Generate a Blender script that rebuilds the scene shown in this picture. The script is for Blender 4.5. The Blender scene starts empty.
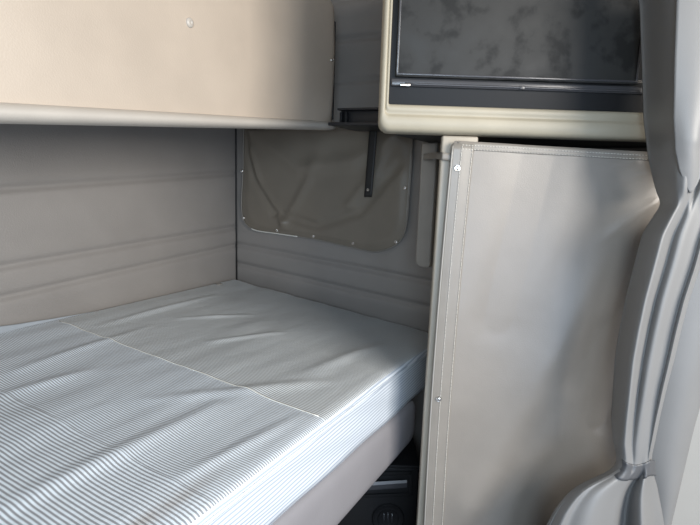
import bpy, bmesh, math, random
from mathutils import Vector, Matrix, noise

random.seed(4)
C = bpy.context.scene.collection
scene = bpy.context.scene

# ------------------------------------------------------------------ camera
CAMZ = 1.25
RX = Vector((0.487, 0.129, -0.864)); RY = Vector((-0.873, 0.108, -0.476))
RX.normalize(); RY = (RY - RX * RX.dot(RY)).normalized(); RZ = RX.cross(RY)
FPX = 497.0
cam_d = bpy.data.cameras.new('camera'); cam = bpy.data.objects.new('camera', cam_d); C.objects.link(cam)
cam.matrix_world = Matrix((RX, RY, RZ)).to_4x4()
cam.location = (0, 0, CAMZ)
cam_d.sensor_width = 36; cam_d.lens = FPX / 700 * 36; cam_d.clip_start = 0.02
scene.camera = cam

# ------------------------------------------------------------------ world, lights, exposure
W = bpy.data.worlds.new('world'); scene.world = W; W.use_nodes = True
bg = W.node_tree.nodes['Background']
bg.inputs[0].default_value = (0.90, 0.94, 1.0, 1); bg.inputs[1].default_value = 0.42

def area(name, loc, target, sx, sy, power, col):
    l = bpy.data.lights.new(name, 'AREA'); l.shape = 'RECTANGLE'; l.size = sx; l.size_y = sy
    l.energy = power; l.color = col
    o = bpy.data.objects.new(name, l); C.objects.link(o); o.location = loc
    o.rotation_euler = (Vector(target) - Vector(loc)).to_track_quat('-Z', 'Y').to_euler()
    return o
area('windshield_daylight', (0.25, -1.75, 1.75), (0.6, 0.9, 1.0), 1.5, 0.9, 84, (1.0, 0.95, 0.885))
area('side_window_daylight', (-0.85, -0.45, 1.45), (0.9, 0.5, 0.4), 0.7, 0.6, 24, (0.66, 0.83, 1.0))

area('low_cool_fill', (-0.45, -1.25, 0.75), (1.2, 0.1, 0.35), 0.9, 0.7, 15, (0.62, 0.77, 1.0))  # added fill, tints lower curtain, rail and mattress blue; no actual door modelled

scene.view_settings.view_transform = 'Standard'; scene.view_settings.look = 'None'
scene.view_settings.exposure = 0.0; scene.view_settings.gamma = 1.0
scene.view_settings.use_curve_mapping = False

# ------------------------------------------------------------------ helpers
def ray(px, py):
    d = Vector((px - 350.0, -(py - 262.5), -FPX))
    return Vector((RX.dot(d), RY.dot(d), RZ.dot(d)))
def at(px, py, axis, val):
    r = ray(px, py); a = 'xyz'.index(axis)
    v = val - (CAMZ if axis == 'z' else 0)
    q = r * (v / r[a]); q.z += CAMZ
    return q
# oblique face of the wardrobe: origin, direction along it, normal towards the room
FO = Vector((1.15, 0.39, 0)); FU = Vector((0.487, -0.873, 0)).normalized(); FN = Vector((-FU.y * -1, 0, 0))
FN = Vector((FU.y, -FU.x, 0)).normalized()
def face(a, z, off=0.0):
    p = FO + FU * a + FN * off
    return Vector((p.x, p.y, z))
def on_face(px, py, off=0.0):
    r = ray(px, py); o = FO + FN * off
    t = o.dot(FN) / r.dot(FN)
    p = r * t
    return ((p - o).dot(FU), p.z + CAMZ)

def link(o, parent=None):
    C.objects.link(o)
    if parent is not None:
        o.parent = parent
        if parent.type == 'EMPTY': o.location = -parent.location
    return o
def thing(name, label, cat, loc, group=None):
    o = bpy.data.objects.new(name, None); o.empty_display_size = 0.05; C.objects.link(o)
    o.location = loc; tag(o, label, cat, group); return o
def tag(o, label, cat, group=None):
    o['label'] = label; o['category'] = cat
    if group: o['group'] = group
    return o
def mesh(name, verts, faces, mat, parent=None, smooth=True, recenter=True):
    vs = [Vector(v) for v in verts]
    me = bpy.data.meshes.new(name); loc = Vector((0, 0, 0))
    if parent is None and recenter:
        xs = [v.x for v in vs]; ys = [v.y for v in vs]; zs = [v.z for v in vs]
        loc = Vector(((min(xs) + max(xs)) / 2, (min(ys) + max(ys)) / 2, min(zs)))
        vs = [v - loc for v in vs]
    me.from_pydata([tuple(v) for v in vs], [], faces); me.materials.append(mat)
    bm = bmesh.new(); bm.from_mesh(me); bmesh.ops.recalc_face_normals(bm, faces=bm.faces); bm.to_mesh(me); bm.free()
    if smooth: me.polygons.foreach_set('use_smooth', [True] * len(me.polygons))
    o = bpy.data.objects.new(name, me); link(o, parent)
    if parent is None: o.location = loc
    return o
def from_bm(name, bm, mat, parent=None, smooth=True):
    bm.verts.index_update()
    v = [x.co.copy() for x in bm.verts]; f = [[x.index for x in p.verts] for p in bm.faces]; bm.free()
    return mesh(name, v, f, mat, parent, smooth)
def autosmooth(o, ang=35):
    bm = bmesh.new(); bm.from_mesh(o.data)
    for e in bm.edges:
        if len(e.link_faces) == 2 and e.calc_face_angle(0) > math.radians(ang): e.smooth = False
    bm.to_mesh(o.data); bm.free(); return o
def grid(fn, nu, nv, closed_u=False):
    vs = [fn(i / (nu - (0 if closed_u else 1)), j / (nv - 1)) for j in range(nv) for i in range(nu)]
    fs = []
    for j in range(nv - 1):
        for i in range(nu if closed_u else nu - 1):
            k = (i + 1) % nu
            fs.append((j * nu + i, j * nu + k, (j + 1) * nu + k, (j + 1) * nu + i))
    return vs, fs
def prism(name, poly, z0, z1, mat, parent=None, bevel=0.0, seg=3):
    """poly = plan outline (x,y); z0,z1 numbers"""
    bm = bmesh.new()
    a = [bm.verts.new((p[0], p[1], z0)) for p in poly]; b = [bm.verts.new((p[0], p[1], z1)) for p in poly]
    n = len(poly)
    bm.faces.new(a); bm.faces.new(b[::-1])
    for i in range(n): bm.faces.new((a[i], a[(i + 1) % n], b[(i + 1) % n], b[i]))
    bmesh.ops.recalc_face_normals(bm, faces=bm.faces)
    if bevel: bmesh.ops.bevel(bm, geom=list(bm.edges), offset=bevel, segments=seg, affect='EDGES', profile=0.5)
    return autosmooth(from_bm(name, bm, mat, parent))
def facebox_bm(a0, a1, z0, z1, o0, o1, bevel=0.0, seg=3):
    bm = bmesh.new()
    P = [bm.verts.new(face(a, z, o)) for o in (o0, o1) for (a, z) in ((a0, z0), (a1, z0), (a1, z1), (a0, z1))]
    for q in ((0, 1, 2, 3), (4, 5, 6, 7), (0, 1, 5, 4), (1, 2, 6, 5), (2, 3, 7, 6), (3, 0, 4, 7)): bm.faces.new([P[i] for i in q])
    bmesh.ops.recalc_face_normals(bm, faces=bm.faces)
    if bevel: bmesh.ops.bevel(bm, geom=list(bm.edges), offset=bevel, segments=seg, affect='EDGES', profile=0.5)
    return bm
def facebox(name, a0, a1, z0, z1, o0, o1, mat, parent=None, bevel=0.0, seg=3):
    return autosmooth(from_bm(name, facebox_bm(a0, a1, z0, z1, o0, o1, bevel, seg), mat, parent))
def hexa(name, P, mat, parent=None, bevel=0.0, seg=3):
    """eight corners: bottom four then top four in the same order"""
    bm = bmesh.new(); V = [bm.verts.new(p) for p in P]
    for q in ((0, 1, 2, 3), (4, 5, 6, 7), (0, 1, 5, 4), (1, 2, 6, 5), (2, 3, 7, 6), (3, 0, 4, 7)): bm.faces.new([V[i] for i in q])
    bmesh.ops.recalc_face_normals(bm, faces=bm.faces)
    if bevel: bmesh.ops.bevel(bm, geom=list(bm.edges), offset=bevel, segments=seg, affect='EDGES', profile=0.5)
    return autosmooth(from_bm(name, bm, mat, parent))
def box(name, x0, x1, y0, y1, z0, z1, mat, parent=None, bevel=0.0, seg=3):
    return hexa(name, [(x0, y0, z0), (x1, y0, z0), (x1, y1, z0), (x0, y1, z0), (x0, y0, z1), (x1, y0, z1), (x1, y1, z1), (x0, y1, z1)], mat, parent, bevel, seg)
def frame_of(n):
    n = Vector(n).normalized(); t = n.cross(Vector((0, 0, 1)))
    if t.length < 1e-3: t = Vector((1, 0, 0))
    t.normalize(); return n, t, t.cross(n).normalized() * -1
def lathe(name, prof, centre, axis, mat, parent=None, n=28):
    """prof = [(radius, height along axis)]"""
    ax, t, b = frame_of(axis); c = Vector(centre)
    def fn(u, v):
        k = min(int(round(v * (len(prof) - 1))), len(prof) - 1); r, h = prof[k]; a = u * 2 * math.pi
        return c + ax * h + (t * math.cos(a) + b * math.sin(a)) * r
    vs, fs = grid(fn, n, len(prof), True)
    if prof[0][0] > 1e-6: fs.append(tuple(range(n))[::-1])
    if prof[-1][0] > 1e-6: fs.append(tuple(range(n * (len(prof) - 1), n * len(prof))))
    return autosmooth(mesh(name, vs, fs, mat, parent), 50)
def snap(parent, p, n, r=0.006, name='snap', m=None):
    return lathe(name, [(r, -0.001), (r, 0.0012), (r * .86, 0.0022), (r * .62, 0.0020), (r * .56, 0.0034), (r * .3, 0.0042), (0.0001, 0.0044)], p, n, m or M['chrome'], parent, 20)
def tube_vf(path, r, n=8):
    vs, fs = [], []; path = [Vector(p) for p in path]; m = len(path); up = None
    for i, p in enumerate(path):
        d = (path[min(i + 1, m - 1)] - path[max(i - 1, 0)]).normalized()
        if up is None:
            up = d.cross(Vector((0, 0, 1)))
            if up.length < 0.1: up = d.cross(Vector((1, 0, 0)))
        up = (up - d * up.dot(d)).normalized(); s = d.cross(up)
        for k in range(n):
            a = 2 * math.pi * k / n; vs.append(p + (up * math.cos(a) + s * math.sin(a)) * r)
    for i in range(m - 1):
        for k in range(n): fs.append((i * n + k, i * n + (k + 1) % n, (i + 1) * n + (k + 1) % n, (i + 1) * n + k))
    fs.append(tuple(range(n))[::-1]); fs.append(tuple(range((m - 1) * n, m * n)))
    return vs, fs
def tube(name, path, r, mat, parent=None, n=8):
    v, f = tube_vf(path, r, n); return mesh(name, v, f, mat, parent)
def dashes(name, paths, mat, parent, r=0.0009, dash=0.0045, gap=0.003):
    V, F = [], []
    for path in paths:
        path = [Vector(p) for p in path]
        for i in range(len(path) - 1):
            a, b = path[i], path[i + 1]; L = (b - a).length; t = 0
            while t + dash < L:
                v, f = tube_vf([a.lerp(b, t / L), a.lerp(b, (t + dash) / L)], r, 5)
                F += [tuple(k + len(V) for k in q) for q in f]; V += v; t += dash + gap
    return mesh(name, V, F, mat, parent)
def slab_from_grid(fn, nu, nv, thick):
    """double-sided sheet: fn(u,v) -> (point, normal)"""
    vs, fs = [], []
    pts = [[fn(i / (nu - 1), j / (nv - 1)) for i in range(nu)] for j in range(nv)]
    for s in (0, 1):
        for j in range(nv):
            for i in range(nu): vs.append(pts[j][i][0] - pts[j][i][1] * (thick * s))
    n = nu * nv
    for j in range(nv - 1):
        for i in range(nu - 1):
            q = (j * nu + i, j * nu + i + 1, (j + 1) * nu + i + 1, (j + 1) * nu + i)
            fs.append(q); fs.append(tuple(k + n for k in q[::-1]))
    ring = [i for i in range(nu)] + [j * nu + nu - 1 for j in range(1, nv)] + [(nv - 1) * nu + i for i in range(nu - 2, -1, -1)] + [j * nu for j in range(nv - 2, 0, -1)]
    for k in range(len(ring)):
        a, b = ring[k], ring[(k + 1) % len(ring)]; fs.append((a, b, b + n, a + n))
    return vs, fs
def gs(d, w): return math.exp(-(d / w) ** 2)
def seg_dist(p, a, b):
    ax, ay = a; bx, by = b; dx, dy = bx - ax, by - ay
    t = max(0, min(1, ((p[0] - ax) * dx + (p[1] - ay) * dy) / (dx * dx + dy * dy)))
    qx, qy = ax + dx * t - p[0], ay + dy * t - p[1]
    return math.sqrt(qx * qx + qy * qy), t
def smooth01(t): t = max(0, min(1, t)); return t * t * (3 - 2 * t)
def lut(tab, x):
    if x <= tab[0][0]: return tab[0][1]
    for (a, p), (b, q) in zip(tab, tab[1:]):
        if x <= b:
            return p + (q - p) * (x - a) / (b - a)
    return tab[-1][1]

# ------------------------------------------------------------------ materials
M = {}
def base(name, col, rough=0.5, metal=0.0, spec=0.5):
    m = bpy.data.materials.new(name); m.use_nodes = True; nt = m.node_tree; b = nt.nodes['Principled BSDF']
    b.inputs['Base Color'].default_value = (*col, 1); b.inputs['Roughness'].default_value = rough
    b.inputs['Metallic'].default_value = metal; b.inputs['Specular IOR Level'].default_value = spec
    M[name] = m; return m, nt, b
def node(nt, t, **k):
    n = nt.nodes.new(t)
    for a, v in k.items(): setattr(n, a, v)
    return n
def vary(nt, b, col, amt, scale, co='Object'):
    tc = node(nt, 'ShaderNodeTexCoord'); nz = node(nt, 'ShaderNodeTexNoise'); nz.inputs['Scale'].default_value = scale; nz.inputs['Detail'].default_value = 4
    nt.links.new(tc.outputs[co], nz.inputs['Vector'])
    r = node(nt, 'ShaderNodeMapRange'); r.inputs[1].default_value = .3; r.inputs[2].default_value = .7; r.inputs[3].default_value = 1 - amt; r.inputs[4].default_value = 1 + amt
    nt.links.new(nz.outputs['Fac'], r.inputs[0])
    mx = node(nt, 'ShaderNodeMix', data_type='RGBA', blend_type='MULTIPLY'); mx.inputs[0].default_value = 1
    mx.inputs[6].default_value = (*col, 1); nt.links.new(r.outputs[0], mx.inputs[7]); nt.links.new(mx.outputs[2], b.inputs['Base Color'])
    return tc, nz, r
def bump(nt, b, tc, scale, strength, dist=0.001, kind='noise', stretch=None):
    if kind == 'voronoi':
        t = node(nt, 'ShaderNodeTexVoronoi'); t.inputs['Scale'].default_value = scale; out = t.outputs['Distance']
    else:
        t = node(nt, 'ShaderNodeTexNoise'); t.inputs['Scale'].default_value = scale; t.inputs['Detail'].default_value = 3; out = t.outputs['Fac']
    src = tc.outputs['Object']
    if stretch:
        mp = node(nt, 'ShaderNodeMapping'); mp.inputs['Scale'].default_value = stretch; nt.links.new(src, mp.inputs['Vector']); src = mp.outputs['Vector']
    nt.links.new(src, t.inputs['Vector'])
    bp = node(nt, 'ShaderNodeBump'); bp.inputs['Strength'].default_value = strength; bp.inputs['Distance'].default_value = dist
    nt.links.new(out, bp.inputs['Height'])
    if b.inputs['Normal'].is_linked:
        prev = b.inputs['Normal'].links[0].from_socket; nt.links.new(prev, bp.inputs['Normal'])
    nt.links.new(bp.outputs['Normal'], b.inputs['Normal'])
def vinyl(name, col, rough, grain=350, gstr=0.25, amt=0.05, vs=6, stretch=None, wave=0.0):
    m, nt, b = base(name, col, rough)
    tc, nz, r = vary(nt, b, col, amt, vs)
    if wave: bump(nt, b, tc, 9, wave, 0.01)
    bump(nt, b, tc, grain, gstr, 0.0008, 'voronoi', stretch)
    return m
vinyl('wall_vinyl', (0.245, 0.225, 0.207), 0.42, 260, 0.4, 0.06, 5, None, 0.12)
vinyl('bunk_vinyl', (0.47, 0.395, 0.32), 0.42, 300, 0.2, 0.05, 7)
vinyl('bunk_lip', (0.46, 0.42, 0.37), 0.40, 300, 0.15, 0.04, 9)
vinyl('rail_vinyl', (0.25, 0.24, 0.25), 0.45, 400, 0.2, 0.04, 8)
vinyl('flap_vinyl', (0.185, 0.158, 0.125), 0.38, 500, 0.15, 0.06, 7)
vinyl('curtain_vinyl', (0.25, 0.226, 0.20), 0.34, 420, 0.22, 0.05, 8, None, 0.12)
vinyl('curtain_hem', (0.235, 0.214, 0.188), 0.36, 420, 0.2, 0.05, 20)
vinyl('tied_vinyl', (0.195, 0.193, 0.19), 0.46, 500, 0.12, 0.04, 8)
vinyl('tie_strap', (0.085, 0.087, 0.092), 0.45, 500, 0.12, 0.04, 8)
vinyl('cream_plastic', (0.37, 0.33, 0.25), 0.45, 500, 0.2, 0.04, 14)
vinyl('post_cream', (0.39, 0.345, 0.28), 0.45, 500, 0.15, 0.04, 14)
vinyl('grey_pad', (0.23, 0.21, 0.185), 0.5, 400, 0.2, 0.05, 14)
vinyl('sunlit_pale', (0.33, 0.32, 0.30), 0.4, 400, 0.1, 0.03, 6)  # sunlit patch painted in as a pale colour
vinyl('headliner', (0.25, 0.23, 0.21), 0.8, 400, 0.3)
vinyl('floor_rubber', (0.05, 0.05, 0.055), 0.6, 200, 0.3)
base('chrome', (0.75, 0.73, 0.70), 0.22, 1.0)
base('black_metal', (0.012, 0.012, 0.014), 0.45)
base('black_plastic', (0.013, 0.013, 0.014), 0.5, 0, .22)
base('black_rubber', (0.015, 0.014, 0.013), 0.6)
base('worn_handle', (0.06, 0.06, 0.065), 0.25)
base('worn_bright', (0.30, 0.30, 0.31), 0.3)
base('thread', (0.62, 0.59, 0.53), 0.7)
base('edge_piping', (0.34, 0.32, 0.29), 0.3)
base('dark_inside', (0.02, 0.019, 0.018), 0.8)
base('plastic_film', (0.36, 0.39, 0.42), 0.2)
base('seam_glint_white', (0.7, 0.68, 0.62), 0.3)  # white for the mattress seam and the painted flap-edge glint
# black cabinet door: glossy with scuffs and dusty blotches
m, nt, b = base('door_gloss', (0.018, 0.018, 0.018), 0.5, 0, .28)
tc = node(nt, 'ShaderNodeTexCoord'); nz = node(nt, 'ShaderNodeTexNoise'); nz.inputs['Scale'].default_value = 17; nz.inputs['Detail'].default_value = 6
nt.links.new(tc.outputs['Object'], nz.inputs['Vector'])
cr = node(nt, 'ShaderNodeValToRGB'); cr.color_ramp.elements[0].position = .36; cr.color_ramp.elements[0].color = (0.015, 0.015, 0.0145, 1)
cr.color_ramp.elements[1].position = .46; cr.color_ramp.elements[1].color = (0.032, 0.0315, 0.030, 1)
nt.links.new(nz.outputs['Fac'], cr.inputs[0]); nt.links.new(cr.outputs[0], b.inputs['Base Color'])
rr = node(nt, 'ShaderNodeMapRange'); rr.inputs[1].default_value = .35; rr.inputs[2].default_value = .65; rr.inputs[3].default_value = .62; rr.inputs[4].default_value = .5
nt.links.new(nz.outputs['Fac'], rr.inputs[0]); nt.links.new(rr.outputs[0], b.inputs['Roughness'])
# mattress ticking: fine stripes across the bed on top, along the bed on the side
def ticking(name, axis, zones):
    m, nt, b = base(name, (.6, .6, .6), 0.34)
    tc = node(nt, 'ShaderNodeTexCoord'); sp = node(nt, 'ShaderNodeSeparateXYZ'); nt.links.new(tc.outputs['Object'], sp.inputs[0])
    wob = node(nt, 'ShaderNodeTexNoise'); wob.inputs['Scale'].default_value = 7; nt.links.new(tc.outputs['Object'], wob.inputs['Vector'])
    wm = node(nt, 'ShaderNodeMath', operation='MULTIPLY'); wm.inputs[1].default_value = 0.007; nt.links.new(wob.outputs['Fac'], wm.inputs[0])
    ad = node(nt, 'ShaderNodeMath', operation='ADD'); nt.links.new(sp.outputs[axis], ad.inputs[0]); nt.links.new(wm.outputs[0], ad.inputs[1])
    prev = None
    for pitch, dark, light, limit, duty in zones:
        mu = node(nt, 'ShaderNodeMath', operation='MULTIPLY'); mu.inputs[1].default_value = 2 * math.pi / pitch; nt.links.new(ad.outputs[0], mu.inputs[0])
        si = node(nt, 'ShaderNodeMath', operation='SINE'); nt.links.new(mu.outputs[0], si.inputs[0])
        r = node(nt, 'ShaderNodeMapRange'); r.inputs[1].default_value = -.45 + duty; r.inputs[2].default_value = .45 + duty; nt.links.new(si.outputs[0], r.inputs[0])
        mx = node(nt, 'ShaderNodeMix', data_type='RGBA'); mx.inputs[6].default_value = (*dark, 1); mx.inputs[7].default_value = (*light, 1); nt.links.new(r.outputs[0], mx.inputs[0])
        if prev is None: prev = mx.outputs[2]
        else:
            gt = node(nt, 'ShaderNodeMath', operation='GREATER_THAN'); gt.inputs[1].default_value = limit; nt.links.new(sp.outputs[0], gt.inputs[0])
            m2 = node(nt, 'ShaderNodeMix', data_type='RGBA'); nt.links.new(gt.outputs[0], m2.inputs[0]); nt.links.new(prev, m2.inputs[6]); nt.links.new(mx.outputs[2], m2.inputs[7]); prev = m2.outputs[2]
    return m, nt, b, tc, sp, prev
LT = (0.72, 0.79, 0.85)
m, nt, b, tc, sp, colr = ticking('ticking_top', 0, [(0.0076, (0.29, 0.30, 0.32), LT, -9, -.1), (0.0058, (0.29, 0.30, 0.32), LT, 0.52, -.05), (0.0062, (0.24, 0.245, 0.245), (0.70, 0.74, 0.76), 0.845, -.1)])
# brown soiling along the near edge of the top
yb = node(nt, 'ShaderNodeMath', operation='SUBTRACT'); yb.inputs[1].default_value = 0.565; nt.links.new(sp.outputs[1], yb.inputs[0])
ya = node(nt, 'ShaderNodeMath', operation='ABSOLUTE'); nt.links.new(yb.outputs[0], ya.inputs[0])
ym = node(nt, 'ShaderNodeMapRange'); ym.inputs[1].default_value = 0.004; ym.inputs[2].default_value = 0.02; ym.inputs[3].default_value = 1; ym.inputs[4].default_value = 0; nt.links.new(ya.outputs[0], ym.inputs[0])
xm = node(nt, 'ShaderNodeMapRange'); xm.inputs[1].default_value = 0.62; xm.inputs[2].default_value = 0.38; nt.links.new(sp.outputs[0], xm.inputs[0])
sn = node(nt, 'ShaderNodeTexNoise'); sn.inputs['Scale'].default_value = 30; nt.links.new(tc.outputs['Object'], sn.inputs['Vector'])
k1 = node(nt, 'ShaderNodeMath', operation='MULTIPLY'); nt.links.new(ym.outputs[0], k1.inputs[0]); nt.links.new(xm.outputs[0], k1.inputs[1])
k2 = node(nt, 'ShaderNodeMath', operation='MULTIPLY'); nt.links.new(k1.outputs[0], k2.inputs[0]); nt.links.new(sn.outputs['Fac'], k2.inputs[1])
ms = node(nt, 'ShaderNodeMix', data_type='RGBA', blend_type='MULTIPLY'); nt.links.new(k2.outputs[0], ms.inputs[0]); nt.links.new(colr, ms.inputs[6]); ms.inputs[7].default_value = (0.38, 0.24, 0.13, 1)
nt.links.new(ms.outputs[2], b.inputs['Base Color'])
bump(nt, b, tc, 14, 0.3, 0.004, 'noise', (1, 3, 1))
m, nt, b, tc, sp, colr = ticking('ticking_side', 2, [(0.0085, (0.38, 0.43, 0.50), (0.68, 0.73, 0.78), -9, -.3)])
nt.links.new(colr, b.inputs['Base Color'])

# ------------------------------------------------------------------ shell
XE, YB = 1.672, 1.5
def groove_walls():
    def line(axis, val, p, q, comp):
        a, c = at(*p, axis, val), at(*q, axis, val); k = (c.z - a.z) / (c[comp] - a[comp]); return (a[comp], a.z, k)
    rear = [line('y', YB, p, q, 0) for p, q in (((0, 189), (237, 173)), ((0, 267), (237, 227)), ((0, 298), (237, 245)))]
    end = [line('x', XE, p, q, 1) for p, q in (((236, 244), (427, 281)), ((236, 263), (427, 307)), ((338, 40), (380, 36)), ((337, 82), (379, 79)), ((337, 1), (379, -5)))]
    def depth(lines, s, z):
        d = 0
        for s0, z0, k in lines:
            t = z - (z0 + k * (s - s0)); d += 0.010 * gs(t, 0.009) - 0.002 * gs(t - .03, 0.022) - 0.002 * gs(t + .03, 0.022)
        return d + 0.003 * noise.noise((s * 3, z * 3, 1.0))
    def frear(u, v):
        x = -1.0 + u * (XE + 1.03); z = 0.0 + v * 2.3
        return Vector((x, YB + max(-0.006, depth(rear, x, z)), z)), Vector((0, -1, 0))
    vs, fs = slab_from_grid(frear, 180, 330, 0.03)
    o = mesh('wall_back', vs, fs, M['wall_vinyl'], recenter=False); o['kind'] = 'structure'
    def fend(u, v):
        y = -0.8 + u * (YB + 0.83); z = v * 2.3
        return Vector((XE + max(-0.006, depth(end, y, z)), y, z)), Vector((-1, 0, 0))
    vs, fs = slab_from_grid(fend, 170, 330, 0.03)
    o = mesh('wall_right', vs, fs, M['wall_vinyl'], recenter=False); o['kind'] = 'structure'
groove_walls()
for o in (box('floor', -1.05, XE + .04, -0.9, YB + .04, -0.04, 0.0, M['floor_rubber']),
          box('ceiling', -1.05, XE + .04, -0.9, YB + .04, 2.3, 2.34, M['headliner']),
          box('wall_left', -1.05, -1.0, 0.35, YB + .04, 0.0, 2.3, M['wall_vinyl'])):
    o['kind'] = 'structure'
# corner piping between the rear wall and the end wall
o = tube('corner_shape_1', [(XE - .006, YB - .006, z) for z in (0.7, 1.1, 1.5, 2.29)], 0.0035, M['black_rubber']); o['kind'] = 'structure'

# ------------------------------------------------------------------ lower bunk: base with padded rail
t = thing('lower_bunk', 'lower bunk base with a padded grey vinyl front rail under the striped mattress', 'bunk', (0.5, 1.0, 0.4))
def rail_sec(x, k=1.0):
    zt = 0.618 - (x - 0.65) * 0.033; zb = 0.455 + 0.0 * x
    zc = (zt + zb) / 2; h = (zt - zb) / 2
    pts = []
    for i in range(28):
        a = 2 * math.pi * i / 28; ca, sa = math.cos(a), math.sin(a)
        e = 0.5
        pts.append((0.535 + 0.038 * k * math.copysign(abs(ca) ** e, ca), zc + h * k * math.copysign(abs(sa) ** e, sa)))
    return pts
xs = [-0.6 + 1.925 * i / 60 for i in range(61)] + [1.337, 1.350, 1.360, 1.366, 1.3695, 1.370]
ks = [1.0] * 61 + [0.985, .95, .89, .80, .68, .5]
vs, fs = [], []
for x, k in zip(xs, ks):
    vs += [(x, y, z) for y, z in rail_sec(x, k)]
for i in range(len(xs) - 1):
    for j in range(28): fs.append((i * 28 + j, i * 28 + (j + 1) % 28, (i + 1) * 28 + (j + 1) % 28, (i + 1) * 28 + j))
fs.append(tuple(range(28))); fs.append(tuple(range((len(xs) - 1) * 28, len(xs) * 28)))
mesh('rail', vs, fs, M['rail_vinyl'], t)
pz = lambda x: 0.617 - (x - .65) * .033
hexa('platform', [(-.6, .575, .53), (1.645, .575, .53), (1.645, 1.485, .53), (-.6, 1.485, .53), (-.6, .575, pz(-.6)), (1.645, .575, pz(1.645)), (1.645, 1.485, pz(1.645)), (-.6, 1.485, pz(-.6))], M['dark_inside'], t, 0.003)

# ------------------------------------------------------------------ mattress
def ztop(y, x=0.6): return 0.80 + (y - 1.5) * 0.057 - 0.027 * max(0, (x - .9) / .7) ** 2 * (1.5 - y)
MX0, MX1, MY0, MY1 = -0.55, 1.63, 0.508, 1.487
ridges = []
for p, q, amp, w in (((215, 398), (0, 508), .0065, .022), ((90, 372), (0, 402), .005, .018), ((330, 372), (150, 400), .005, .02),
                     ((150, 330), (20, 378), .005, .016), ((215, 300), (100, 335), .005, .014), ((250, 315), (180, 325), .005, .012), ((280, 330), (210, 345), .005, .012),
                     ((300, 405), (180, 470), .006, .016), ((380, 335), (300, 372), .004, .02)):
    a, c = at(*p, 'z', .775), at(*q, 'z', .765); ridges.append(((a.x, a.y), (c.x, c.y), amp, w))
def wrinkle(x, y):
    h = 0
    for a, c, amp, w in ridges:
        d, tt = seg_dist((x, y), a, c); h += amp * gs(d, w) * math.sin(math.pi * (0.12 + 0.76 * tt))
    h += 0.004 * noise.noise((x * 2.2, y * 6, 0)) + 0.0025 * noise.noise((x * 5, y * 16, 5.0))
    edge = smooth01((y - MY0) / 0.09) * smooth01((MY1 - y) / 0.09)
    return h * edge
t = thing('mattress', 'blue-grey and white striped mattress lying on the lower bunk against the walls', 'mattress', (0.5, 1.0, 0.585))
NX = 300; prof = []      # cross-section: (y, z fraction)
def msec(x):
    out = []
    zb = 0.620 - (x - .65) * .033
    cr_ = 0.0
    y0 = MY0 + 0.05 * max(0, (x - (MX1 - .06)) / .06) ** 2
    zt0 = ztop(y0, x)
    for i in range(9): out.append((y0 + 0.0015 * math.sin(i * 1.2 + x * 20), zb + (zt0 - 0.018 - zb) * i / 8))
    for i in range(1, 7):
        a = math.pi / 2 * i / 6; out.append((y0 + 0.02 * (1 - math.cos(a)), zt0 - 0.018 + 0.02 * math.sin(a)))
    n = 150
    for i in range(1, n + 1):
        y = y0 + 0.02 + (MY1 - 0.02 - y0 - 0.02) * i / n; out.append((y, ztop(y, x) + 0.002 + wrinkle(x, y)))
    zt1 = ztop(MY1)
    for i in range(1, 7):
        a = math.pi / 2 * i / 6; out.append((MY1 - 0.02 + 0.02 * math.sin(a), zt1 - 0.018 + 0.02 * math.cos(a)))
    out.append((MY1, zb)); return out
vs, fs, rows = [], [], []
for i in range(NX + 1):
    x = MX0 + (MX1 - MX0) * i / NX; s = msec(x); rows.append(s); vs += [(x, y, z) for y, z in s]
L = len(rows[0])
top_f, side_f = [], []
for i in range(NX):
    for j in range(L - 1):
        q = (i * L + j, i * L + j + 1, (i + 1) * L + j + 1, (i + 1) * L + j)
        (side_f if j < 11 else top_f).append(q)
    side_f.append((i * L + L - 1, i * L, (i + 1) * L, (i + 1) * L + L - 1))
side_f.append(tuple(range(L))); side_f.append(tuple(range(NX * L, (NX + 1) * L)))
def submesh(name, faces, mat):
    used = sorted({k for f in faces for k in f}); mp = {k: i for i, k in enumerate(used)}
    return mesh(name, [vs[k] for k in used], [tuple(mp[k] for k in f) for f in faces], mat, t)
submesh('top_cover', top_f, M['ticking_top']); submesh('side_band', side_f, M['ticking_side'])
tube('piping', [(x, MY0 - 0.001 + 0.05 * max(0, (x - (MX1 - .06)) / .06) ** 2, ztop(MY0, x) - 0.016) for x in [MX0 + (MX1 - MX0) * i / 80 for i in range(81)]], 0.0035, M['ticking_side'], t, 8)
def top_pt(x, y, up=0.003): return Vector((x, y, ztop(y, x) + 0.002 + wrinkle(x, y) + up))
tube('seam', [top_pt(0.845, MY0 + .022 + (MY1 - MY0 - .05) * i / 60, 0.0006) for i in range(61)], 0.0012, M['seam_glint_white'], t, 6)
e = at(219, 284, 'z', .80); lathe('eyelet', [(0.013, -.002), (0.013, 0.002), (0.010, 0.003), (0.008, 0.001), (0.0001, 0.001)], top_pt(e.x, e.y, .001), (0, 0, 1), M['grey_pad'], t)
# crinkled clear film showing along the wall side
def film(u, v):
    x = -0.5 + 1.6 * u; k = 1 - smooth01((u - .5) / .5) * .99
    y = MY1 - 0.048 * k + 0.045 * k * v; z = ztop(y) - .006 + 0.012 * k + 0.034 * k * v ** 1.4 + 0.004 * k * noise.noise((x * 14, v * 3, 0))
    return Vector((x, y, z)), Vector((0, -.6, .8))
v_, f_ = slab_from_grid(film, 120, 10, 0.002); mesh('plastic_film', v_, f_, M['plastic_film'], t)

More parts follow.
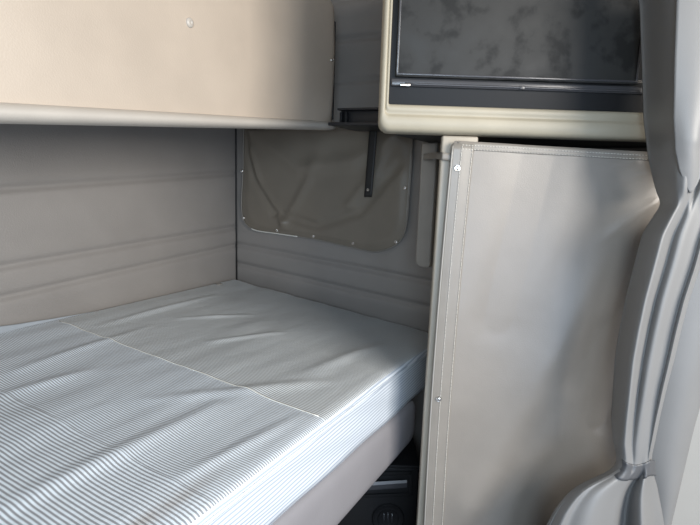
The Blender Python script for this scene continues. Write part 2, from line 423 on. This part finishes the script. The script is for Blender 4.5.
# ------------------------------------------------------------------ black unit under the bunk
UO = -.235
def uf(px, py, o=0.0):
    a_, z_ = on_face(px, py, UO + o); return face(a_, z_, UO + o)
ua0 = on_face(318, 490, UO)[0]; ua1 = on_face(418, 490, UO)[0]; uz1 = on_face(403, 464.5, UO)[1]
q = face((ua0 + ua1) / 2, 0, UO - .08)
t = thing('storage_unit', 'black plastic unit with a recessed handle on the floor under the bunk rail', 'storage unit', q)
facebox('body', ua0, ua1, 0.0, uz1 - .012, UO - .17, UO, M['black_plastic'], t, .006)
facebox('top_lip', ua0, ua1 + .002, uz1 - .012, uz1, UO - .17, UO + .006, M['black_plastic'], t, .003)
def uquad(name, corners, o0, o1, mat, bev):
    return hexa(name, [uf(*c_, o0) for c_ in corners] + [uf(*c_, o1) for c_ in corners], M[mat], t, bev)
for nm, cs in (('handle_frame', ((360, 473), (412, 471.5), (412, 475), (360, 476.5))), ('handle_frame', ((360, 495), (412, 493), (412, 496), (360, 498))), ('handle_frame', ((409, 471.7), (412.5, 471.7), (412.5, 496), (409, 496)))):
    uquad(nm, cs, -.002, .008, 'black_plastic', .0015)
uquad('handle', ((362, 483.5), (407.5, 480.5), (407.5, 488), (362, 491)), -.002, .012, 'worn_handle', .004)
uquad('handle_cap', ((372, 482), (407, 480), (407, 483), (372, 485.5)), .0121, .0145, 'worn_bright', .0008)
lathe('emblem_ring', [(0.052, -.001), (0.052, 0.003), (0.049, 0.006), (0.044, 0.002), (0.034, 0.002), (0.032, 0.005), (0.028, 0.0035), (0.0001, 0.003)], uf(388, 518), FN, M['black_plastic'], t, 40)
for c0, c1 in (((384, 513), (384, 523)), ((388, 512), (388, 524)), ((392, 513), (392, 523))):
    tube('emblem_bar', [uf(*c0, .005), uf(*c1, .005)], .0022, M['worn_handle'], t, 6)

# ------------------------------------------------------------------ upper bunk
UY = 0.93
lb = at(330, 130, 'y', UY - .02); la = at(0, 123, 'y', UY - .02)
ks_ = (lb.z - la.z) / (lb.x - la.x)
def zlip(x): return la.z + ks_ * (x - la.x)
sa, sb = at(0, 100.5, 'y', UY - .02), at(334, 121.5, 'y', UY - .02)
lipw = lambda x: (sa.z - la.z) + ((sb.z - lb.z) - (sa.z - la.z)) * max(-1, (x - la.x) / (lb.x - la.x))
xr = at(335.5, 70, 'y', UY).x; X0 = -0.55
ztr = at(336, -3, 'y', UY).z
def ztp(x): return ztr + ks_ * (x - xr)
t = thing('upper_bunk', 'beige vinyl upper bunk panel with a rolled lower lip above the mattress', 'bunk', (0.5, 1.2, lb.z))
# padded face: rounded outline, soft crown
def upanel(u, v):
    x = X0 + (xr - X0) * u; zb, zt = zlip(x) + lipw(x) * .75, ztp(x)
    r = 0.05
    dx = max(0, x - (xr - r)); topc = zt - (r - math.sqrt(max(0, r * r - dx * dx)))
    z = zb + (topc - zb) * v
    ed = min((xr - x) / .035, (topc - z) / .04 if v > .5 else 1, 1); ed = max(0, ed)
    y = UY + 0.022 * (1 - math.sqrt(max(0, 1 - (1 - ed) ** 2))) - 0.007 * math.sin(math.pi * v) + 0.003 * noise.noise((x * 3, z * 4, 2))
    return Vector((x, y, z)), Vector((0, -1, 0))
v_, f_ = slab_from_grid(upanel, 150, 60, 0.05); mesh('padded_face', v_, f_, M['bunk_vinyl'], t)
def ulip(u, v):
    x = X0 + (xr - 0.006 - X0) * v; w_ = lipw(x); a_ = 2 * math.pi * u
    return Vector((x, UY + .012 + 0.032 * math.cos(a_), zlip(x) + w_ / 2 + w_ / 2 * math.sin(a_)))
v_, f_ = grid(ulip, 24, 60, True); f_ += [tuple(range(24)), tuple(range(59 * 24, 60 * 24))]
mesh('lip', v_, f_, M['bunk_lip'], t)
hz = lambda x, y: zlip(x) + (zlip(x) - CAMZ) * (y / (UY - .02) - 1) + .03
P = [(X0, .985, hz(X0, .985)), (xr - .03, .985, hz(xr - .03, .985)), (xr - .03, 1.47, hz(xr - .03, 1.47)), (X0, 1.47, hz(X0, 1.47)),
     (X0, .985, ztp(X0) - .03), (xr - .03, .985, ztp(xr) - .06), (xr - .03, 1.47, ztp(xr) - .06), (X0, 1.47, ztp(X0) - .03)]
hexa('frame', P, M['wall_vinyl'], t, 0.006)
e0, e1 = at(336, 24, 'y', UY + .02), at(335, 121, 'y', UY + .02)
box('edge_strip', xr - .001, xr + .007, UY + .006, UY + .05, e1.z, e0.z, M['black_rubber'], t, 0.003)  # black strip along the panel's right end
for px, py in ((188, 23), (329.5, 60)):
    q = at(px, py, 'y', UY); vv = (q.z - zlip(q.x) - lipw(q.x) * .75) / (ztp(q.x) - zlip(q.x) - lipw(q.x) * .75)
    pt, _ = upanel((q.x - X0) / (xr - X0), vv)
    r_ = 0.011 if px < 200 else 0.006
    lathe('screw', [(r_, -.002), (r_, .001), (r_ * .8, .003), (r_ * .4, .004), (r_ * .3, .0028), (.0001, .0028)], pt + Vector((0, -.001, 0)), (0, -1, 0), M['bunk_lip'] if px < 200 else M['chrome'], t, 24)

# bracket carrying the bunk's end, and the strap hanging below it
BX = 1.44; BE = XE - .05; CABY = face(on_face(378.5, 132.5)[0], 0, -.03).y + .004
p0, p1, p2, p3 = at(331, 126, 'x', BX), at(384, 127, 'x', BX), at(337, 109, 'x', BX), at(384, 109, 'x', BX)
p1.y = p3.y = CABY
t = thing('bunk_bracket', 'black metal channel bracket between the upper bunk end and the cream cabinet', 'bracket', (BX, (p0.y + p1.y) / 2, p0.z))
hexa('bottom_flange', [(BX - .02, p1.y, p1.z), (BE, p1.y, p1.z), (BE, p0.y, p0.z), (BX - .02, p0.y, p0.z)] + [(BX - .02, p1.y, p1.z + .01), (BE, p1.y, p1.z + .01), (BE, p0.y, p0.z + .01), (BX - .02, p0.y, p0.z + .01)], M['black_metal'], t, .002)
hexa('web', [(BX + .025, p1.y, p1.z + .008), (BE, p1.y, p1.z + .008), (BE, p2.y, p0.z + .008), (BX + .025, p2.y, p0.z + .008)] + [(BX + .025, p3.y, p3.z), (BE, p3.y, p3.z), (BE, p2.y, p2.z), (BX + .025, p2.y, p2.z)], M['black_metal'], t, .003)
hexa('top_flange', [(BX - .0, p3.y, p3.z - .004), (BE, p3.y, p3.z - .004), (BE, p2.y, p2.z - .004), (BX, p2.y, p2.z - .004)] + [(BX, p3.y, p3.z + .003), (BE, p3.y, p3.z + .003), (BE, p2.y, p2.z + .003), (BX, p2.y, p2.z + .003)], M['black_metal'], t, .002)
for px in (342, 347):
    q = at(px, 118, 'x', BX + .02); box('lug', BX + .01, BX + .03, q.y - .004, q.y + .004, q.z - .02, q.z + .018, M['black_plastic'], t, .002)
SX = XE - .055
t = thing('hanging_strap', 'thin black strap with a rivet hanging below the bracket over the flap', 'strap', (SX, at(368, 196, 'x', SX).y, at(368, 196, 'x', SX).z))
def strap(u, v):
    px = 373.5 + (367.8 - 373.5) * v; py = 124 + (197 - 124) * v
    q = at(px + (u - .5) * 7.5, py, 'x', SX - .006 * math.sin(v * 3)); return q, Vector((-1, 0, 0))
v_, f_ = slab_from_grid(strap, 5, 24, .004); mesh('webbing', v_, f_, M['black_rubber'], t)
snap(t, at(368, 190, 'x', SX - .002), (-1, 0, 0), .006, 'rivet')
snap(t, at(372.5, 128, 'x', SX - .002), (-1, 0, 0), .006, 'rivet')

# ------------------------------------------------------------------ vinyl flap on the end wall
FX = XE - .012
outline = [(244, 126), (243.5, 170), (242, 205), (245, 222), (256, 230), (278, 233.5), (314, 239), (350, 247), (374, 251.5), (390, 248), (401, 240), (407, 224), (410, 190), (412, 160), (413, 124)]
oy = [at(*p, 'x', FX) for p in outline]
cy_ = at(325, 180, 'x', FX)
t = thing('window_flap', 'dark grey vinyl flap snapped to the end wall beneath the upper bunk', 'flap', (FX, cy_.y, at(325, 250, 'x', FX).z))
yl = max(p.y for p in oy); yr = min(p.y for p in oy); zt = max(p.z for p in oy)
left_tab = sorted([(p.z, p.y) for p in oy[:6]] ); 
bot_tab = sorted([(p.y, p.z) for p in oy[2:13]])
swags = []
for poly, amp, w in (([(246, 140), (256, 178), (276, 212)], -.012, .014), ([(250, 128), (300, 168), (352, 162), (395, 138)], .010, .03), ([(276, 212), (318, 226), (360, 212), (400, 165)], -.008, .018),
                     ([(252, 150), (262, 185), (285, 222)], .009, .014), ([(330, 130), (310, 180), (285, 225)], .006, .02), ([(395, 130), (375, 175), (350, 205)], .007, .02)):
    pts = [at(*p, 'x', FX) for p in poly]; swags.append(([(p.y, p.z) for p in pts], amp, w))
def flap_out(y, z):
    h = 0
    for pts, amp, w in swags:
        d = min(seg_dist((y, z), a_, b_)[0] for a_, b_ in zip(pts, pts[1:])); h += 1.15 * amp * gs(d, w)
    return h + .003 * noise.noise((y * 9, z * 9, 3))
# the outline parametrised on a polar fan so that the edge stays smooth
def dens(pts, n=12):
    out = []
    for i in range(len(pts)):
        p0_, p1_, p2_, p3_ = pts[i - 1], pts[i], pts[(i + 1) % len(pts)], pts[(i + 2) % len(pts)]
        top = i == len(pts) - 1
        for k in range(n):
            s = k / n
            if top or i in (0, len(pts) - 2): out.append(p1_.lerp(p2_, s))
            else: out.append(0.5 * ((2 * p1_) + (p2_ - p0_) * s + (2 * p0_ - 5 * p1_ + 4 * p2_ - p3_) * s * s + (3 * p1_ - p0_ - 3 * p2_ + p3_) * s ** 3))
    return out
ring = dens(oy); nr = len(ring); nk = 46; vs, fs = [], []
for s in (0, 1):
    for k in range(nk + 1):
        f = (k / nk)
        for p in ring:
            y = cy_.y + (p.y - cy_.y) * f; z = cy_.z + (p.z - cy_.z) * f
            edge = smooth01((1 - f) / .12)
            vs.append((FX - .003 - (0.004 + max(-.0035, flap_out(y, z) + .004) * 1.0) * edge + s * .0035, y, z))
nn = nr * (nk + 1)
for k in range(nk):
    for i in range(nr):
        q = (k * nr + i, k * nr + (i + 1) % nr, (k + 1) * nr + (i + 1) % nr, (k + 1) * nr + i); fs.append(q); fs.append(tuple(j + nn for j in q[::-1]))
for i in range(nr): fs.append((nk * nr + i, nk * nr + (i + 1) % nr, nn + nk * nr + (i + 1) % nr, nn + nk * nr + i))
mesh('sheet', vs, fs, M['flap_vinyl'], t)
tube('piping', [Vector((FX - .003, p.y, p.z)) for p in ring[:12 * 14 + 1]], .0026, M['grey_pad'], t, 7)
tube('edge_glint', [Vector((FX - .006, p.y, p.z)) for p in ring[12 * 4 - 3:12 * 6 - 4] if True], .0024, M['seam_glint_white'], t, 7)  # painted glint on the lit, curled lower edge
for px, py in ((241.8, 171), (243.5, 218), (277, 230), (313.5, 236), (353, 243), (396, 242), (405, 188), (378.5, 134)):
    snap(t, at(px, py, 'x', FX - .006), (-1, 0, 0), .0075)

# ------------------------------------------------------------------ cream overhead cabinet with black door
a0, zb0 = on_face(378.5, 132.5); aR, zbR = on_face(716, 141); _, zt0 = on_face(382, -60)
zt0 += .12; zb0 = (zb0 + on_face(640, 140)[1]) / 2
t = thing('overhead_cabinet', 'cream overhead cabinet with a glossy black door above the flat vinyl curtain', 'cabinet', (1.35, .25, zb0))
A, B = face(a0 + .004, 0, -.03), face(aR - .004, 0, -.03)
prism('carcass', [(A.x, A.y), (B.x, B.y), (XE - .013, B.y), (XE - .013, A.y)], zb0 + .008, zt0, M['post_cream'], t, .004)
prism('shaded_underside', [(A.x + .004, A.y - .004), (B.x, B.y + .004), (XE - .014, B.y + .004), (XE - .014, A.y - .004)], zb0 + .003, zb0 + .0085, M['dark_inside'], t)  # dark sheet added to paint shade onto the cabinet's underside
# moulded front frame: outer bead and stepped inner bead around the opening
ai, zi = on_face(388.5, 104); a_r = aR - (ai - a0)
def frame_mesh(name, o_out, o_in, prof, mat):
    """prof: (t 0..1 from outer edge to inner edge, offset). Rectangular ring with rounded corners."""
    oa0, oz0, oa1, oz1, orad = o_out; ia0, iz0, ia1, iz1, irad = o_in
    def rr(a0_, z0_, a1_, z1_, r_):
        pts = []
        for cx_, cz_, st in ((a1_ - r_, z1_ - r_, 0), (a0_ + r_, z1_ - r_, 90), (a0_ + r_, z0_ + r_, 180), (a1_ - r_, z0_ + r_, 270)):
            for k in range(9):
                an = math.radians(st + 90 * k / 8); pts.append((cx_ + r_ * math.cos(an), cz_ + r_ * math.sin(an)))
        return pts
    O, I = rr(oa0, oz0, oa1, oz1, orad), rr(ia0, iz0, ia1, iz1, irad); n = len(O); vs, fs = [], []
    for tt, off in prof:
        for (ax_, az_), (bx_, bz_) in zip(O, I): vs.append(face(ax_ + (bx_ - ax_) * tt, az_ + (bz_ - az_) * tt, off))
    for k in range(len(prof) - 1):
        for i in range(n): fs.append((k * n + i, k * n + (i + 1) % n, (k + 1) * n + (i + 1) % n, (k + 1) * n + i))
    k = (len(prof) - 1) * n
    for i in range(n): fs.append((k + i, k + (i + 1) % n, (i + 1) % n, i))
    return autosmooth(mesh(name, vs, fs, mat, t), 60)
frame_mesh('frame', (a0, zb0, aR, zt0 + .01, .024), (ai, zi, a_r, zt0 - .05, .004),
           [(0, -.04), (0, -.008), (.03, .0), (.08, .006), (.16, .010), (.35, .0115), (.52, .0115), (.58, .010), (.62, .006), (.67, .005), (.74, .0075), (.86, .0085), (.94, .007), (.985, .003), (1, -.003), (1, -.04)], M['cream_plastic'])
# black surround, door panel, hinge rail
zh = on_face(394, 84)[1]; zd = on_face(398, 74)[1]
facebox('door_surround', ai - .002, a_r + .002, zi - .002, zt0 - .045, -.03, -.008, M['black_plastic'], t, .002)
da0 = on_face(397, 40)[0]; da1 = on_face(642, 40)[0]
d = facebox('door', da0, da1, zd - .006, zt0 - .06, -.012, .004, M['door_gloss'], t, .003)
ib = .006
for (x0_, x1_, z0_, z1_) in ((da0 + .001, da0 + ib, zd, zt0 - .07), (da1 - ib, da1 - .001, zd, zt0 - .07), (da0 + .001, da1 - .001, zd - .003, zd + ib - .004)):
    facebox('door_edge', x0_, x1_, z0_, z1_, .002, .0075, M['worn_handle'], d, .0015)
facebox('hinge_rail', ai + .004, a_r - .004, zh - .004, zd - .010, -.010, .002, M['worn_handle'], t, .003)
path = [face(on_face(405, 80)[0] + (on_face(640, 80)[0] - on_face(405, 80)[0]) * i / 20, zh + .001, .003) for i in range(21)]
tube('hinge_pin', path, .0028, M['worn_handle'], t, 8)
for px0, px1, pyy in ((400, 410, 85), (634, 644, 82)):
    u0, z_ = on_face(px0, pyy); u1, _ = on_face(px1, pyy)
    facebox('hinge', u0, u1, z_ - .003, z_ + .003, 0, .006, M['chrome'], t, .0012)
u0, z_ = on_face(519, 88); facebox('latch', u0, u0 + .012, z_ - .004, z_ + .004, 0, .006, M['worn_handle'], t, .0015)

# ------------------------------------------------------------------ wardrobe below: cream post, side, dark shelf space
pa0, _ = on_face(444, 150, -.02); pa1, _ = on_face(477, 150, -.02); zp1 = zb0 - .0015
t = thing('wardrobe', 'open wardrobe with a cream front post behind the flat vinyl curtain', 'wardrobe', (1.4, .2, 0))
pl_t, pl_b = on_face(441.5, 140, -.02), on_face(416.5, 525, -.02)
kx = (pl_b[0] - pl_t[0]) / (pl_b[1] - pl_t[1]); lo = lambda a_, z: a_ + kx * (z - pl_t[1])
hexa('post', [face(lo(a_, z), z, o_) for z in (0.0, zp1) for a_, o_ in ((pl_t[0], -.012), (pa1, -.012), (pa1, -.035), (pl_t[0], -.035))], M['post_cream'], t, .005)
Q = face(pa0 + .004, 0, -.036)
prism('side_panel', [(Q.x, Q.y), (XE - .012, Q.y), (XE - .012, Q.y - .018), (Q.x + .012, Q.y - .018)], 0, zp1, M['post_cream'], t, .002)
Rr = face(0.78, 0, -.036)
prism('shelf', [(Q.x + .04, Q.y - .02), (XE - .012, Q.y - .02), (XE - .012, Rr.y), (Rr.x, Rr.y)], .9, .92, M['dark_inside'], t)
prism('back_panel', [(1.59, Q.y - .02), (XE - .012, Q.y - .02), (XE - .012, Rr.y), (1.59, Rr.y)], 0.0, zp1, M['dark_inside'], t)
facebox('stile', .70, .78, 0, zp1, -.035, -.012, M['post_cream'], t, .005)

# padded bar hanging beside the post, and the loop joining it to the curtain
GX = 1.36
b0, b1 = at(421, 137, 'x', GX), at(437, 137, 'x', GX); zb_ = at(425, 268, 'x', GX).z
zg = zb0 - .002
bm = bmesh.new(); w2 = (b0.y - b1.y) / 2; yc = (b0.y + b1.y) / 2 - .002
rpts = [(-w2, 0)] + [(-w2 + w2 * .9 * (1 - math.cos(math.pi / 2 * k / 6)) , -1) for k in range(0)]
outl = [(yc - w2, zg), (yc - w2, zb_ + .012)] + [(yc - w2 + .012 - .012 * math.cos(math.pi / 2 * k / 6), zb_ + .012 - .012 * math.sin(math.pi / 2 * k / 6)) for k in range(1, 7)] + \
       [(yc + w2 - .02 + .02 * math.sin(math.pi / 2 * k / 6), zb_ + .02 - .02 * math.cos(math.pi / 2 * k / 6)) for k in range(0, 7)] + [(yc + w2, zg)]
fa = [bm.verts.new((GX, y, z)) for y, z in outl]; fb = [bm.verts.new((GX + .03, y, z)) for y, z in outl]
bm.faces.new(fa); bm.faces.new(fb[::-1])
for i in range(len(outl)): bm.faces.new((fa[i], fa[(i + 1) % len(outl)], fb[(i + 1) % len(outl)], fb[i]))
bmesh.ops.recalc_face_normals(bm, faces=bm.faces)
bmesh.ops.bevel(bm, geom=[e for e in bm.edges if abs(e.verts[0].co.x - e.verts[1].co.x) < 1e-6], offset=.006, segments=3, affect='EDGES', profile=.5)
o = autosmooth(from_bm('padded_bar', bm, M['grey_pad'])); tag(o, 'narrow grey padded bar with rounded foot hanging beside the cream post', 'padding')

# ------------------------------------------------------------------ flat vinyl curtain across the wardrobe
COFF = .006
al_t, zl_t = on_face(453.5, 140.5, COFF); al_b, zl_b = on_face(424, 525, COFF)
zr_t = on_face(650, 152, COFF)[1]; ar_ref = on_face(650, 152, COFF)[0]
a_end = on_face(708, 155, COFF)[0]; z_bot = .12
folds = []
for p, q, amp, w in (((665, 180), (470, 500), .015, .07), ((700, 280), (560, 560), .016, .05), ((540, 150), (500, 320), -.006, .06), ((648, 225), (600, 420), -.012, .035), ((600, 330), (440, 600), -.010, .04), ((560, 400), (500, 525), .010, .04), ((660, 197), (585, 250), .006, .012), ((655, 168), (612, 182), .005, .010), ((650, 215), (620, 290), .006, .014), ((640, 160), (600, 168), .004, .008)):
    folds.append((on_face(*p, COFF), on_face(*q, COFF), amp, w))
def cut(aa, z):
    h = 0
    for p, q, amp, w in folds:
        d, tt = seg_dist((aa, z), p, q); h += amp * gs(d, w) * ((1 - smooth01(tt)) * smooth01(tt * 5 + .3) if w < .02 else 1)
    return h
al_m, zl_m = on_face(436, 330, COFF)
def left_at(z):
    k = max(0, (zl_t - z) / (zl_t - zl_b)); km = (zl_t - zl_m) / (zl_t - zl_b)
    d_ = al_m - (al_t + (al_b - al_t) * km)
    return al_t + (al_b - al_t) * k + d_ * max(0, 1 - ((k - km) / max(km, 1 - km)) ** 2)
def top_at(aa): return zl_t + (zr_t - zl_t) * (aa - al_t) / (ar_ref - al_t)
def curt(u, v):
    aa_t = al_t + (a_end - al_t) * u
    z = top_at(aa_t) + (z_bot - top_at(aa_t)) * v
    l = left_at(z); aa = l + (a_end - l) * u
    e = smooth01((aa - l) / .10)
    r_ = .010; dl = (aa - l); dt_ = v * (top_at(aa_t) - z_bot)
    # small rounded top-left corner
    if dl < r_ and dt_ < r_: z -= (r_ - math.sqrt(max(0, r_ * r_ - (r_ - dl) ** 2))) * (1 - dt_ / r_)
    off = COFF + max(-.004, cut(aa, z)) * e + .002 * noise.noise((aa * 6, z * 6, 7)) + .0015 * gs(aa - l - .022, .012)
    return face(aa, z, off), FN
t = thing('flat_curtain', 'flat grey vinyl curtain snapped to the cream post and covering the wardrobe', 'curtain', face(.3, z_bot, COFF))
v_, f_ = slab_from_grid(curt, 130, 170, .003); mesh('sheet', v_, f_, M['curtain_vinyl'], t)
def cpt(aa, z, o): # point on the sheet's front
    l = left_at(z); e = smooth01((aa - l) / .10)
    return face(aa, z, COFF + max(-.004, cut(aa, z)) * e + .0015 * gs(aa - l - .022, .012) + o)
zz = [zl_t - .012 - i * (zl_t - .15) / 60 for i in range(61)]
hw = on_face(476, 150, COFF)[0] - on_face(454, 150, COFF)[0]
h1w = on_face(463.5, 150, COFF)[0] - on_face(454, 150, COFF)[0]
def hem(u, v):
    z = zl_t - .006 + (z_bot - zl_t) * v; aa = left_at(z) + .001 + (hw - .001) * u
    return cpt(aa, z, .0022 + .001 * math.sin(math.pi * u)), FN
v_, f_ = slab_from_grid(hem, 12, 80, .002); mesh('side_hem', v_, f_, M['curtain_hem'], t)
def them(u, v):
    aa = left_at(zl_t) + .012 + (a_end - al_t - .02) * u; z = top_at(aa) - .002 - .018 * v
    return cpt(aa, z, .0022), FN
v_, f_ = slab_from_grid(them, 90, 5, .002); mesh('top_hem', v_, f_, M['curtain_hem'], t)
dashes('stitching', [[cpt(left_at(z) + hw - .004, z, .0035) for z in zz], [cpt(left_at(z) + h1w, z, .0042) for z in zz],
                     [cpt(al_t + .02 + (a_end - al_t - .03) * i / 40, top_at(al_t + .02 + (a_end - al_t - .03) * i / 40) - .009, .0030) for i in range(41)],
                     [cpt(al_t + .02 + (a_end - al_t - .03) * i / 40, top_at(al_t + .02 + (a_end - al_t - .03) * i / 40) - .018, .0030) for i in range(41)]], M['thread'], t)
tube('edge_piping', [cpt(left_at(z) + .0015, z, .001) for z in zz], .0022, M['edge_piping'], t, 7)
for px, py in ((457, 168), (438.5, 398)):
    aa, z = on_face(px, py, COFF); snap(t, cpt(aa, z, .0035), FN, .0075)
# loop
lp = [Vector((GX - .004, at(424, 157, 'x', GX).y, at(424, 157, 'x', GX).z)), at(430, 156, 'x', GX - .05), at(436, 155.5, 'x', 1.20), face(*on_face(442, 156, .001), .001), face(*on_face(447, 156.5, .0015), .0015), face(*on_face(452.6, 157.5, .0015), .0015)]
def loop(u, v):
    s = v * (len(lp) - 1); i = min(int(s), len(lp) - 2); p = lp[i].lerp(lp[i + 1], s - i)
    return p + Vector((0, 0, (u - .5) * .017)), Vector((-.8, -.5, 0)).normalized()
v_, f_ = slab_from_grid(loop, 4, 30, .003)
o = mesh('strap_loop', v_, f_, M['grey_pad']); tag(o, 'short grey strap crossing the cream post to the flat curtain corner', 'strap')

# ------------------------------------------------------------------ gathered curtain, tied
TO = .20
L_ = [(-60, 640), (0, 652), (60, 654), (120, 656), (160, 661), (185, 667), (204, 672), (214, 664), (235, 655), (265, 647), (300, 638), (330, 632), (360, 627), (390, 625), (420, 623), (445, 622), (457, 625), (470, 624), (478, 608), (486, 588), (497, 574), (512, 562), (530, 553), (600, 540), (760, 530)]
R_ = [(-60, 800), (0, 790), (60, 780), (120, 770), (160, 750), (185, 728), (204, 712), (214, 716), (235, 712), (265, 704), (300, 692), (330, 684), (360, 677), (390, 669), (420, 662), (445, 657), (457, 654), (470, 654), (478, 656), (486, 659), (497, 661), (512, 664), (530, 667), (600, 680), (760, 700)]
A_ = [(-60, .012), (60, .016), (150, .022), (185, .018), (204, .008), (214, .010), (240, .017), (320, .020), (400, .017), (445, .008), (460, .004), (470, .004), (486, .016), (512, .026), (560, .04), (760, .05)]
L_ = [(y_, x_ - (6 if y_ > 230 else 2)) for y_, x_ in L_]
def smoothlut(tab, x, w=7):
    return (lut(tab, x - w) + 2 * lut(tab, x) + lut(tab, x + w)) / 4
pleats_up = [(.06, .06, -.6), (.30, .12, 1.0), (.52, .04, -.7), (.75, .12, .6)]
pleats_mid = [(.02, .04, -.8), (.20, .09, 1.1), (.40, .05, -.7), (.55, .1, .3), (.86, .03, .9), (.93, .05, -.6)]
pleats_low = [(.08, .05, .5), (.32, .2, 1.0), (.66, .06, -1.4), (.78, .07, .9), (.93, .06, -.3)]
def pl(tab, u): return sum(k * gs(u - c_, w_) for c_, w_, k in tab)
def tied(u, v):
    py = -55 + 790 * v
    l, r = smoothlut(L_, py, 5), smoothlut(R_, py, 5)
    uu = u
    px = l + (r - l) * uu
    wu = 1 - smooth01((py - 190) / 25); wl = smooth01((py - 455) / 25)
    off = TO + smoothlut(A_, py) * ((wu * pl(pleats_up, u) + (1 - wu) * (1 - wl) * pl(pleats_mid, u) + wl * pl(pleats_low, u)))
    off -= .03 * (abs(u - .5) * 2) ** 6
    off -= .11 * (1 - smooth01(u / .19)) * wu + .05 * (1 - smooth01(u / .16)) * (1 - wu) * (1 - smooth01((py - 420) / 30))
    aa, z = on_face(px, py, TO + .75 * (off - TO))
    return face(aa, z, off), FN
t = thing('tied_curtain', 'gathered shiny grey vinyl curtain tied with a dark strap at right', 'curtain', face(on_face(640, 600, TO)[0], 0.4, TO))
v_, f_ = slab_from_grid(tied, 120, 260, .003); mesh('sheet', v_, f_, M['tied_vinyl'], t)
def tie(u, v):
    py = 457 + 15 * v + 6 * math.sin(math.pi * min(1, u * 1.1)) + 3 * u
    w_ = tied(u, (py + 55) / 790)[0]; w0 = tied(.5, (py + 55) / 790)[0]
    k = (w_ - w0).dot(FN); hull = .5 * (k + .008) if k < .0 else 0
    return w_ + FN * (.004 - hull * .6), FN
v_, f_ = slab_from_grid(tie, 40, 8, .003); o = mesh('tie_strap', v_, f_, M['tie_strap'], t)
def corner(u, v):
    py = -60 + 253 * v
    l = lut([(-60, 672), (60, 668), (120, 667), (150, 669), (170, 674), (183, 680), (193, 685.5)], py); r = lut([(-60, 800), (60, 740), (110, 712), (130, 702), (150, 696), (166, 697), (176, 696), (185, 692), (193, 686.5)], py)
    aa, z = on_face(l + (r - l) * u, py, TO); e = min(1, (1 - v) * 5)
    return face(aa, z, TO + .014 + .022 * e * math.sin(math.pi * min(1, .1 + u * .9)) + .006 * gs(u - .93, .05) * e), FN
v_, f_ = slab_from_grid(corner, 40, 80, .003); mesh('folded_corner', v_, f_, M['tied_vinyl'], t)
zs_ = [i / 60 for i in range(61)]
def edge_line(u0, py0, py1, o_):
    return [tied(u0, (py0 + (py1 - py0) * s + 55) / 790)[0] + FN * o_ for s in zs_]
tube('edge_piping', edge_line(.012, 480, 720, .003), .0022, M['tied_vinyl'], t, 7)
dashes('stitching', [edge_line(.16, 345, 448, .001)], M['thread'], t, .0006)

# ------------------------------------------------------------------ second, flat leaf of the tied curtain and an added pale panel for the sunlit patch at the far right
def leaf(u, v):
    py = 205 + 520 * v
    l = lut([(205, 690), (300, 676), (390, 660), (450, 650), (530, 650), (730, 640)], py); r = lut([(205, 780), (380, 704), (430, 690), (525, 668), (730, 625)], py)
    r = max(r, l + 8)
    aa, z = on_face(l + (r - l) * u, py, .13); return face(aa, z, .13 + .02 * math.sin(u * 2.6)), FN
v_, f_ = slab_from_grid(leaf, 30, 60, .003)
o = mesh('curtain_leaf', v_, f_, M['tied_vinyl']); tag(o, 'smooth grey vinyl leaf hanging flat to the right of the tied curtain', 'curtain')
def corner_shape(u, v):  # outline of the added pale panel that stands in for sunlit curtain
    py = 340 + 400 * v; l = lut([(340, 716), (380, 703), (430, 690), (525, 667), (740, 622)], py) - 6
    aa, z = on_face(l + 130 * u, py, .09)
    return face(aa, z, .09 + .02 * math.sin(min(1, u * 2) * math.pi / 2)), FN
v_, f_ = slab_from_grid(corner_shape, 24, 40, .03)
o = mesh('sunlit_panel', v_, f_, M['sunlit_pale']); tag(o, 'pale panel added as a sunlit patch in the bottom right corner beside the vinyl leaf', 'panel')
